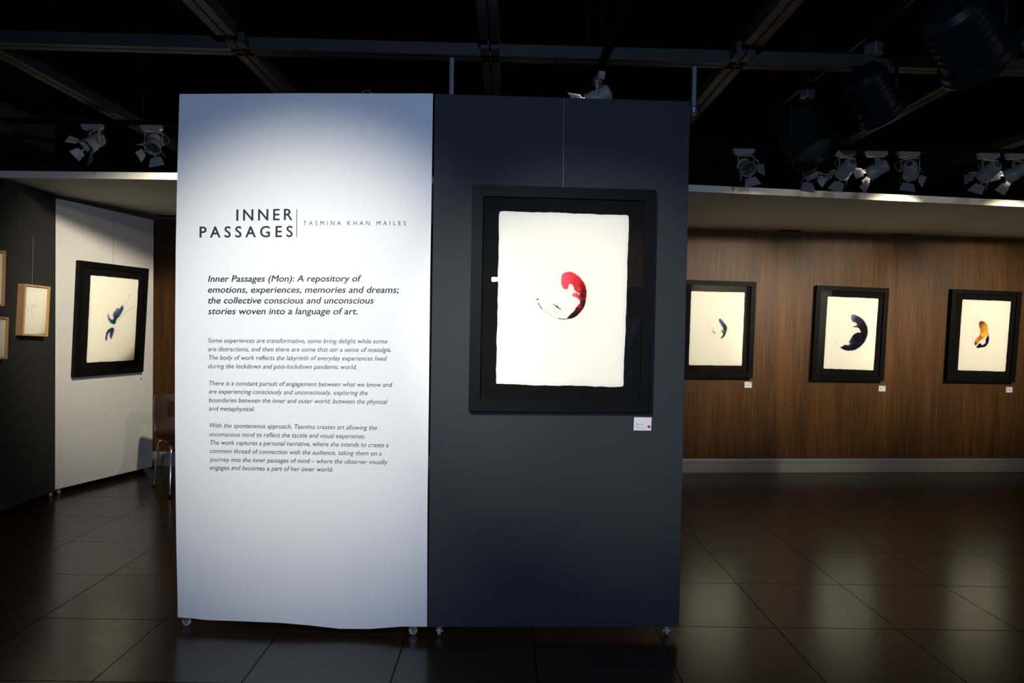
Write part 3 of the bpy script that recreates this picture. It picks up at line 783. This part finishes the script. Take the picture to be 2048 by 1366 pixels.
def lookat(m, dst):
    p = Vector(m) + Vector((0, 0, -0.115)); d = Vector(dst) - p
    return math.degrees(math.atan2(d.x, d.y)), math.degrees(math.atan2(-d.z, math.hypot(d.x, d.y)))
ZL, ZR = tz(183, 249).z, tz(1750, 303).z
RAIL = 0.03
def rail(label, x0, x1, z, y=TY, along='x'):
    r = MB()
    if along == 'x': r.box((x0, y - 0.017, z), (x1, y + 0.017, z + RAIL))
    else: r.box((x0 - 0.017, y[0], z), (x0 + 0.017, y[1], z + RAIL))
    t = thing('lighting_track', label, 'lighting track')
    r.build('rail', M['groove'], t)
    n = 3
    for k in range(n):
        s = (k + 0.5)/n
        if along == 'x': px_, py_ = x0 + (x1-x0)*s, y
        else: px_, py_ = x0, y[0] + (y[1]-y[0])*s
        MB().tube([(px_, py_, z + RAIL), (px_, py_, 3.7)], 0.004, 6).build('drop_rod', M['lamp_black'], t)
    return t
rail('black lighting track above the left panels', -3.3, -1.5, ZL)
rail('black lighting track in front of the cream lowered ceiling', 1.15, 5.9, ZR)
zc = onz(1190, 150, GZ - 0.03)
rail('short black lighting track running back above the charcoal blue panel', zc.x + 0.02, 0, GZ - 0.035, (zc.y - 0.9, zc.y + 0.8), 'y')
spotlight('unlit white spotlight above the left panels, furthest left', (tz(183, 249).x, TY, ZL), -150, 40, flap_open=(40, 35, 45, 25))
spotlight('unlit white spotlight partly behind a ceiling beam, just left of the white panel', (tz(302, 249).x, TY, ZL), 165, 48, flap_open=(30, 30, 38, 30))
spotlight('unlit white spotlight facing forward beside the charcoal blue panel', (tz(1486, 292).x, TY, ZR), 178, 30, flap_open=(38, 30, 25, 30))
spotlight('unlit white spotlight half hidden behind the black stage light', (tz(1612, 303).x, TY, ZR), 40, 35, flap_open=(30, 30, 30, 35))
spotlight('unlit white spotlight touching the lit one, on its left', (tz(1688, 309).x, TY, ZR), -6, 26, flap_open=(25, 25, 25, 25))
m_ = (tz(1751, 309).x, TY, ZR)
p_, t_ = lookat(m_, (0.3, 6.3, 1.20))
spotlight('lit white spotlight over the middle of the wood wall', m_, p_, t_, True, flap_open=(35, 40, 35, 40), watts=150, cone=50)
spotlight('unlit white spotlight to the right of the lit middle one', (tz(1815, 315).x, TY, ZR), 35, 22, flap_open=(25, 25, 30, 30))
spotlight('unlit white spotlight just left of the lit one at the right edge', (tz(1974, 327).x, TY, ZR), -6, 24, flap_open=(25, 25, 25, 30))
m_ = (tz(2030, 328).x, TY, ZR)
p_, t_ = lookat(m_, (2.1, 6.87, 1.45))
spotlight('lit white spotlight cut by the right edge of the picture', m_, p_, t_, True, flap_open=(35, 40, 40, 40), watts=290, cone=51)
for X, dst in ((4.2, (3.44, 6.97, 1.45)), (5.45, (4.85, 7.08, 1.45))):
    m_ = (X, TY, ZR); p_, t_ = lookat(m_, dst)
    spotlight('lit white spotlight on the track beyond the right edge', m_, p_, t_, True, flap_open=(55, 55, 55, 55), watts=290, cone=51)
cm = Vector((zc.x + 0.02, zc.y, GZ - 0.035))
p_, t_ = lookat(cm, (-1.0, 6.8, 1.3))
spotlight('lit white spotlight just above the top edge of the charcoal blue panel', cm, -70, 25, True, along=(0.1, -1), flap_open=(35, 40, 35, 40), watts=60, cone=70)

# ------------------------------------------------------------------ rods that hold the panels
for u, v0, v1, lab in ((902.5, 92, 200, 'blue-grey rod above the joint between the two middle panels'), (1388, 112, 226, 'blue-grey rod at the right corner of the charcoal blue panel')):
    pt = onz(u, v0, GZ)
    F = FD
    c0, c1 = onz(0, 85, GZ), onz(2040, 158, GZ)
    wp = ony(u, 190, 3.27)
    wp = ony(u, 190, c0.y + (c1.y - c0.y)*(wp.x - c0.x)/(c1.x - c0.x))
    t = thing('steel_rod', lab, 'rod', (wp.x, wp.y, 0))
    lo = ony(u, 222, wp.y).z if u > 1000 else 2.40
    MB().tube([(0, 0, lo), (0, 0, GZ + 0.004)], 0.012, 14).build('rod', M['rod'], t, smooth=True)
    MB().lathe([(0.008, lo - 0.02), (0.018, lo - 0.012), (0.019, lo + 0.016), (0.013, lo + 0.024)], 16).build('clamp', M['steel'], t, smooth=True)

# ------------------------------------------------------------------ air slots in the lowered ceiling
for u, v, lab in ((1579, 461, 'black air slot in the cream ceiling, left one'), (1800, 469.5, 'black air slot in the cream ceiling, right one'), (340, 431.5, 'black air slot in the cream ceiling at far left')):
    p = onz(u, v, SOF)
    m = Matrix.Translation((p.x, p.y, SOF)) @ Matrix.Rotation(WR.rz if u > 900 else 0, 4, 'Z')
    t = thing('air_slot', lab, 'air vent', (0, 0, 0))
    mb = MB()
    for k in range(2):
        mb.box((-0.11, -0.035 + k*0.04, -0.003), (0.11, -0.005 + k*0.04, 0.001), m)
    mb.build('slot', M['vent'], t)
    fr = MB()
    for a, b in (((-0.115, -0.042, -0.004), (0.115, -0.035, 0.001)), ((-0.115, -0.005, -0.004), (0.115, 0.005, 0.001)), ((-0.115, 0.035, -0.004), (0.115, 0.042, 0.001))):
        fr.box(a, b, m)
    fr.build('slot_rim', M['vent'], t)

# ------------------------------------------------------------------ black stage lights on a pipe
pipe_x = 1.78
def onxp(u, v, X): return onx(u, v, X)
pa, pb = onxp(1732, 92, pipe_x), onxp(1440, 292, pipe_x)
pz = (pa.z + pb.z)/2
tag(MB().tube([(pipe_x, 1.2, pz), (pipe_x, 6.6, pz)], 0.024, 14).build('lighting_pipe', M['lamp_black'], None, smooth=True), 'black pipe near the ceiling carrying the stage lights', 'pipe')
def stage_light(label, loc, pan, tilt, s, drop):
    t = thing('stage_light', label, 'stage light', loc, 0, 'black stage lights under the ceiling')
    pm = Matrix.Rotation(-math.radians(pan), 4, 'Z')
    yk = MB()
    yk.tube([(-0.17*s, 0, 0), (-0.17*s, 0, 0.20*s), (-0.10*s, 0, 0.25*s), (0.10*s, 0, 0.25*s), (0.17*s, 0, 0.20*s), (0.17*s, 0, 0)], 0.012*s, 8, pm)
    yk.tube([(0, 0, 0.25*s), (0, 0, drop)], 0.012, 8, pm)
    yk.build('yoke', M['lamp_black'], t, smooth=True)
    MB().box((-0.035, -0.03, drop - 0.03), (0.035, 0.03, drop + 0.035), pm).build('hook_clamp', M['steel'], t, bevel=0.006)
    hm = pm @ Matrix.Rotation(-math.radians(tilt), 4, 'X') @ Matrix.Rotation(-PI/2, 4, 'X')
    h = MB().lathe([(0.06*s, -0.20*s), (0.12*s, -0.19*s), (0.145*s, -0.16*s), (0.15*s, 0.10*s), (0.165*s, 0.11*s), (0.165*s, 0.15*s), (0.15*s, 0.15*s), (0.14*s, 0.12*s), (0, 0.11*s)], 36, hm, close=False)
    house = h.build('housing', M['lamp_black'], t, smooth=True)
    MB().lathe([(0, 0.15*s), (0.07*s, 0.142*s), (0.135*s, 0.118*s)], 32, hm, close=False).build('lens', M['lens_off'], house, smooth=True)
    MB().lathe([(0.150*s, 0.150*s), (0.172*s, 0.150*s), (0.172*s, 0.165*s), (0.150*s, 0.165*s)], 40, hm, close=False).build('filter_ring', M['reflector'] if False else M['lamp_black'], house, smooth=True)
    fin = MB()
    for k in range(5):
        fin.lathe([(0.148*s, (-0.13 + k*0.04)*s), (0.156*s, (-0.125 + k*0.04)*s), (0.148*s, (-0.12 + k*0.04)*s)], 36, hm, close=False)
    fin.build('cooling_fin', M['lamp_black'], house, smooth=True)
    return t
for (u, v, Y, pan, tilt, s, lab) in ((1930, 75, 2.75, 60, 35, 0.85, 'large black stage light near the upper right corner'),
                                    (1745, 190, 3.5, 60, 40, 0.72, 'black stage light below the steel cross channel, second from the right corner'),
                                    (1612, 275, 4.15, 150, 55, 0.85, 'black stage light just above the white spotlights')):
    p = ony(u, v, Y)
    stage_light(lab, p, pan, tilt, s, max(0.26*s, pz - p.z - 0.062))

# ------------------------------------------------------------------ chair behind the white panel
def chair():
    a, b = onz(307, 974, 0), onz(339.5, 996, 0)      # rear left and front left feet
    d = (b - a); L = d.length; fwd = d.normalized(); side = Vector((-fwd.y, fwd.x, 0))   # side: towards the chair's other legs
    if side.dot(Vector((1, 0, 0))) < 0: side = -side
    t = thing('shell_chair', 'brown shell chair with chrome legs, half hidden behind the white text panel', 'chair', a)
    W = 0.42
    P = lambda f, s, z: (fwd*f + side*s + Vector((0, 0, z)))
    # one-piece shell, profile from top of the back to the front of the seat
    prof = [(-0.10, 0.80), (-0.075, 0.70), (-0.05, 0.60), (-0.03, 0.52), (0.0, 0.465), (0.05, 0.438), (0.14, 0.432), (0.25, 0.440), (0.34, 0.450), (0.40, 0.442), (0.42, 0.425)]
    nu = 12; bm = bmesh.new(); rows = []
    for k, (f, z) in enumerate(prof):
        row = []
        n0 = 0.02 if k == 0 else (0.006 if k == 1 else 0)
        for i in range(nu + 1):
            s = i/nu; c = (2*s - 1)
            dish = 0.016*(c*c - 1) if k >= 4 else 0.0
            bow = -0.018*(1 - c*c) if k < 4 else 0.0
            row.append(bm.verts.new(P(f + bow, n0 + s*(W - 2*n0), z + dish)))
        rows.append(row)
    for r0, r1 in zip(rows, rows[1:]):
        for i in range(nu):
            if r0 is rows[0] and False: continue
            k = rows.index(r0)
            if k == 0 and False: continue
            if k == 1 and 4 <= i <= 7: continue        # hand slot in the back
            bm.faces.new((r0[i], r0[i+1], r1[i+1], r1[i]))
    me = bpy.data.meshes.new('shell'); bm.to_mesh(me); bm.free(); me.materials.append(M['shell'])
    for p in me.polygons: p.use_smooth = True
    o = bpy.data.objects.new('shell', me); COL.objects.link(o); o.parent = t
    so = o.modifiers.new('thick', 'SOLIDIFY'); so.thickness = 0.011; so.offset = 0
    ss = o.modifiers.new('sub', 'SUBSURF'); ss.levels = 1; ss.render_levels = 2
    r = 0.010
    def legset(pts, foot):
        lg = MB().tube(pts, r, 10).build('leg', M['chrome'], t, smooth=True)
        f = Vector(foot)
        MB().lathe([(0.013, 0), (0.013, 0.018), (0.010, 0.022)], 12, Matrix.Translation(f)).build('foot_cap', M['groove'], lg)
    for s0, s1 in ((0.0, 0.05), (W, W - 0.05)):
        legset([P(0.0, s0, 0.004), P(0.06, s0 + (s1-s0)*0.5, 0.36), P(0.075, s0 + (s1-s0)*0.6, 0.405), P(0.11, s1, 0.418), P(0.17, s1 + (s1-s0)*0.6, 0.420)], P(0.0, s0, 0))
        legset([P(L, s0, 0.004), P(L - 0.06, s0 + (s1-s0)*0.5, 0.36), P(L - 0.075, s0 + (s1-s0)*0.6, 0.405), P(L - 0.11, s1, 0.420), P(L - 0.17, s1 + (s1-s0)*0.6, 0.421)], P(L, s0, 0))
    MB().tube([P(0.17, 0.08, 0.420), P(0.17, W - 0.08, 0.420)], r, 8).build('crossbar', M['chrome'], t, smooth=True)
    return t
chair()

# ------------------------------------------------------------------ behind the photographer, seen only in the picture glass
for a, b, lab in (((5.75, 0.75), (4.45, 1.05), 'lit white panel behind the photographer, nearer one'), ((8.0 - 0.12, 0.35), (6.55, 0.62), 'lit white panel behind the photographer, by the right wall')):
    F = Frame(a, b)
    t = F.thing('display_panel', lab, 'display panel', 'movable exhibition panels')
    MB().box((0, 0, PB), (F.len, 0.055, 2.49)).build('board', M['white_panel'], t, bevel=0.002)
    for x in (0.1, F.len - 0.1): caster(t, x, 0.5)
    mid = (Vector(a) + Vector(b))/2
    spot((mid.x + 0.1, mid.y + 1.9, 2.75), (mid.x, mid.y, 2.0), 420, 60, 1.0, SOFTWARM, 0.04)
def person(loc, rotz):
    """local frame: faces +X, left side +Y"""
    t = thing('person', 'person in a pale blue striped shirt holding up a phone, mirrored in picture glass', 'person', loc, rotz)
    def blob(mb, c, r, sc=(1, 1, 1)):
        mb.lathe([(max(1e-4, r*math.sin(PI*k/10)), -r*math.cos(PI*k/10)) for k in range(11)], 16, Matrix.Translation(c) @ Matrix.Diagonal((*sc, 1)), close=False)
    def limb(mb, pts, rs):
        mb.tube(pts, rs, 14)
        for p, r in zip(pts, rs): blob(mb, p, r)
    H = 1.86
    sh, el, wr_ = (0.0, 0.20, 1.53), (0.13, 0.27, 1.24), (0.34, 0.13, 1.36)
    mir = lambda p: (p[0], -p[1], p[2])
    b = MB()
    # trunk, neck, head
    b.tube([(0, 0, 0.92), (0.0, 0, 1.05), (0.01, 0, 1.25), (0.0, 0, 1.42), (-0.01, 0, 1.52), (-0.005, 0, 1.575), (0.015, 0, 1.66)], [0.145, 0.14, 0.15, 0.155, 0.11, 0.062, 0.058], 20)
    blob(b, (0.0, 0, 1.46), 0.12, (0.85, 1.75, 0.8)); blob(b, (0, 0, 0.98), 0.13, (0.9, 1.25, 0.9))
    blob(b, (0.02, 0, 1.755), 0.105, (0.98, 0.76, 1.08)); blob(b, (0.05, 0, 1.695), 0.07, (0.9, 0.82, 0.95))
    b.tube([(0.112, 0, 1.770), (0.127, 0, 1.738), (0.110, 0, 1.722)], [0.009, 0.013, 0.011], 8)
    blob(b, (0.105, 0, 1.690), 0.018, (0.7, 1.3, 0.5)); blob(b, (0.100, 0, 1.650), 0.022)
    for s in (1, -1):
        blob(b, (0.01, s*0.080, 1.740), 0.026, (0.8, 0.35, 1.25))
        limb(b, [(0, s*0.20, 1.50), (0.13, s*0.27, 1.24), (0.33, s*0.11, 1.37)], [0.056, 0.042, 0.028])
        # palm, four fingers and a thumb around the phone
        blob(b, (0.365, s*0.085, 1.41), 0.038, (0.5, 0.8, 1.15))
        for k, ln in enumerate((0.062, 0.072, 0.068, 0.052)):
            z0 = 1.435 - k*0.019
            b.tube([(0.375, s*0.075, z0), (0.405, s*0.060, z0 + 0.004), (0.410, s*(0.060 - ln*0.5), z0 + 0.006), (0.404, s*(0.062 - ln*0.8), z0 + 0.006)], [0.0095, 0.0088, 0.0082, 0.007], 8)
        b.tube([(0.36, s*0.09, 1.40), (0.368, s*0.070, 1.44), (0.372, s*0.050, 1.462)], [0.012, 0.010, 0.008], 8)
        limb(b, [(0, s*0.095, 0.93), (0.015, s*0.105, 0.50), (-0.02, s*0.11, 0.09)], [0.088, 0.056, 0.040])
        b.tube([(-0.05, s*0.11, 0.045), (0.06, s*0.12, 0.045), (0.17, s*0.13, 0.03)], [0.04, 0.045, 0.028], 12)
    body = b.build('body', mat('warm_skin', rgb(150, 98, 72), 0.55, spec=0.3), t, smooth=True)
    rm = body.modifiers.new('fuse', 'REMESH'); rm.mode = 'VOXEL'; rm.voxel_size = 0.007; rm.use_smooth_shade = True
    sm = body.modifiers.new('soften', 'SMOOTH'); sm.factor = 0.5; sm.iterations = 3
    for s in (1, -1):
        MB().lathe([(0.0001, -0.011), (0.008, -0.008), (0.0115, 0), (0.008, 0.008), (0.0001, 0.011)], 14, Matrix.Translation((0.103, s*0.034, 1.760)) @ Matrix.Diagonal((0.7, 1.1, 0.75, 1))).build('eye', M['lens_off'], body, smooth=True)
    c = MB()
    c.tube([(0, 0, 0.90), (0.0, 0, 1.05), (0.012, 0, 1.25), (0.0, 0, 1.42), (-0.01, 0, 1.535), (-0.005, 0, 1.565)], [0.165, 0.157, 0.166, 0.170, 0.118, 0.075], 20)
    blob(c, (0.0, 0, 1.46), 0.128, (0.88, 1.78, 0.82)); blob(c, (0, 0, 0.98), 0.142, (0.95, 1.3, 0.8))
    for s in (1, -1):
        limb(c, [(0, s*0.20, 1.50), (0.125, s*0.268, 1.25)], [0.068, 0.058])
        limb(c, [(0.125, s*0.268, 1.25), (0.27, s*0.165, 1.325)], [0.055, 0.042])
    m = bpy.data.materials.new('pale_blue_striped_cotton'); m.use_nodes = True
    nt = m.node_tree; bs = nt.nodes['Principled BSDF']
    tc = nt.nodes.new('ShaderNodeTexCoord'); wv = nt.nodes.new('ShaderNodeTexWave'); wv.inputs['Scale'].default_value = 14; wv.bands_direction = 'Z'
    wv.inputs['Distortion'].default_value = 1.5
    rp = nt.nodes.new('ShaderNodeValToRGB'); rp.color_ramp.elements[0].color = (*rgb(90, 120, 160), 1); rp.color_ramp.elements[1].color = (*rgb(190, 210, 232), 1)
    nt.links.new(tc.outputs['Object'], wv.inputs[0]); nt.links.new(wv.outputs[1], rp.inputs[0]); nt.links.new(rp.outputs[0], bs.inputs['Base Color'])
    bs.inputs['Roughness'].default_value = 0.85
    shirt = c.build('shirt', m, t, smooth=True)
    rm = shirt.modifiers.new('fuse', 'REMESH'); rm.mode = 'VOXEL'; rm.voxel_size = 0.010; rm.use_smooth_shade = True
    sm = shirt.modifiers.new('soften', 'SMOOTH'); sm.factor = 0.5; sm.iterations = 4
    q = MB()
    q.tube([(0, 0, 0.84), (0, 0, 0.95), (0, 0, 1.04)], [0.15, 0.162, 0.158], 20)
    blob(q, (0, 0, 0.94), 0.135, (0.98, 1.3, 0.8))
    for s in (1, -1):
        limb(q, [(0, s*0.095, 0.93), (0.015, s*0.105, 0.50), (-0.02, s*0.11, 0.11)], [0.104, 0.076, 0.064])
    tr = q.build('trousers', mat('black_trousers', (0.01, 0.01, 0.012), 0.85), t, smooth=True)
    rm = tr.modifiers.new('fuse', 'REMESH'); rm.mode = 'VOXEL'; rm.voxel_size = 0.012; rm.use_smooth_shade = True
    for s in (1, -1):
        f = MB(); f.tube([(-0.07, s*0.11, 0.05), (0.06, s*0.12, 0.052), (0.18, s*0.13, 0.036), (0.20, s*0.131, 0.034)], [0.046, 0.050, 0.036, 0.022], 14)
        f.build('shoe', M['lamp_black'], t, smooth=True)
    hr = MB()
    blob(hr, (0.0, 0, 1.785), 0.112, (1.0, 0.80, 0.92)); blob(hr, (-0.03, 0, 1.74), 0.095, (0.8, 0.82, 1.0))
    hair = hr.build('hair', mat('black_hair', (0.008, 0.007, 0.007), 0.6), t, smooth=True)
    rm = hair.modifiers.new('fuse', 'REMESH'); rm.mode = 'VOXEL'; rm.voxel_size = 0.009; rm.use_smooth_shade = True
    ph = thing('phone', 'black phone held up in the mirrored person\'s hands', 'phone', loc, rotz)
    MB().box((0.416, -0.075, 1.405), (0.424, 0.075, 1.480)).build('phone_body', M['lamp_black'], ph, bevel=0.003)
    return t
person((1.60, -0.90, 0), PI*0.97)

# thin cable loop on the top edge of the white panel
pts = [FW.at(u, v, 0.02) for u, v in ((722, 190), (725, 184), (732, 180.5), (739, 181.5), (741.5, 185), (743, 191))]
o = MB().tube(pts, 0.0016, 6).build('cable', M['cable'], None, smooth=True); o.matrix_world = FW.m
tag(o, 'thin grey cable loop standing on the top edge of the white text panel', 'cable')
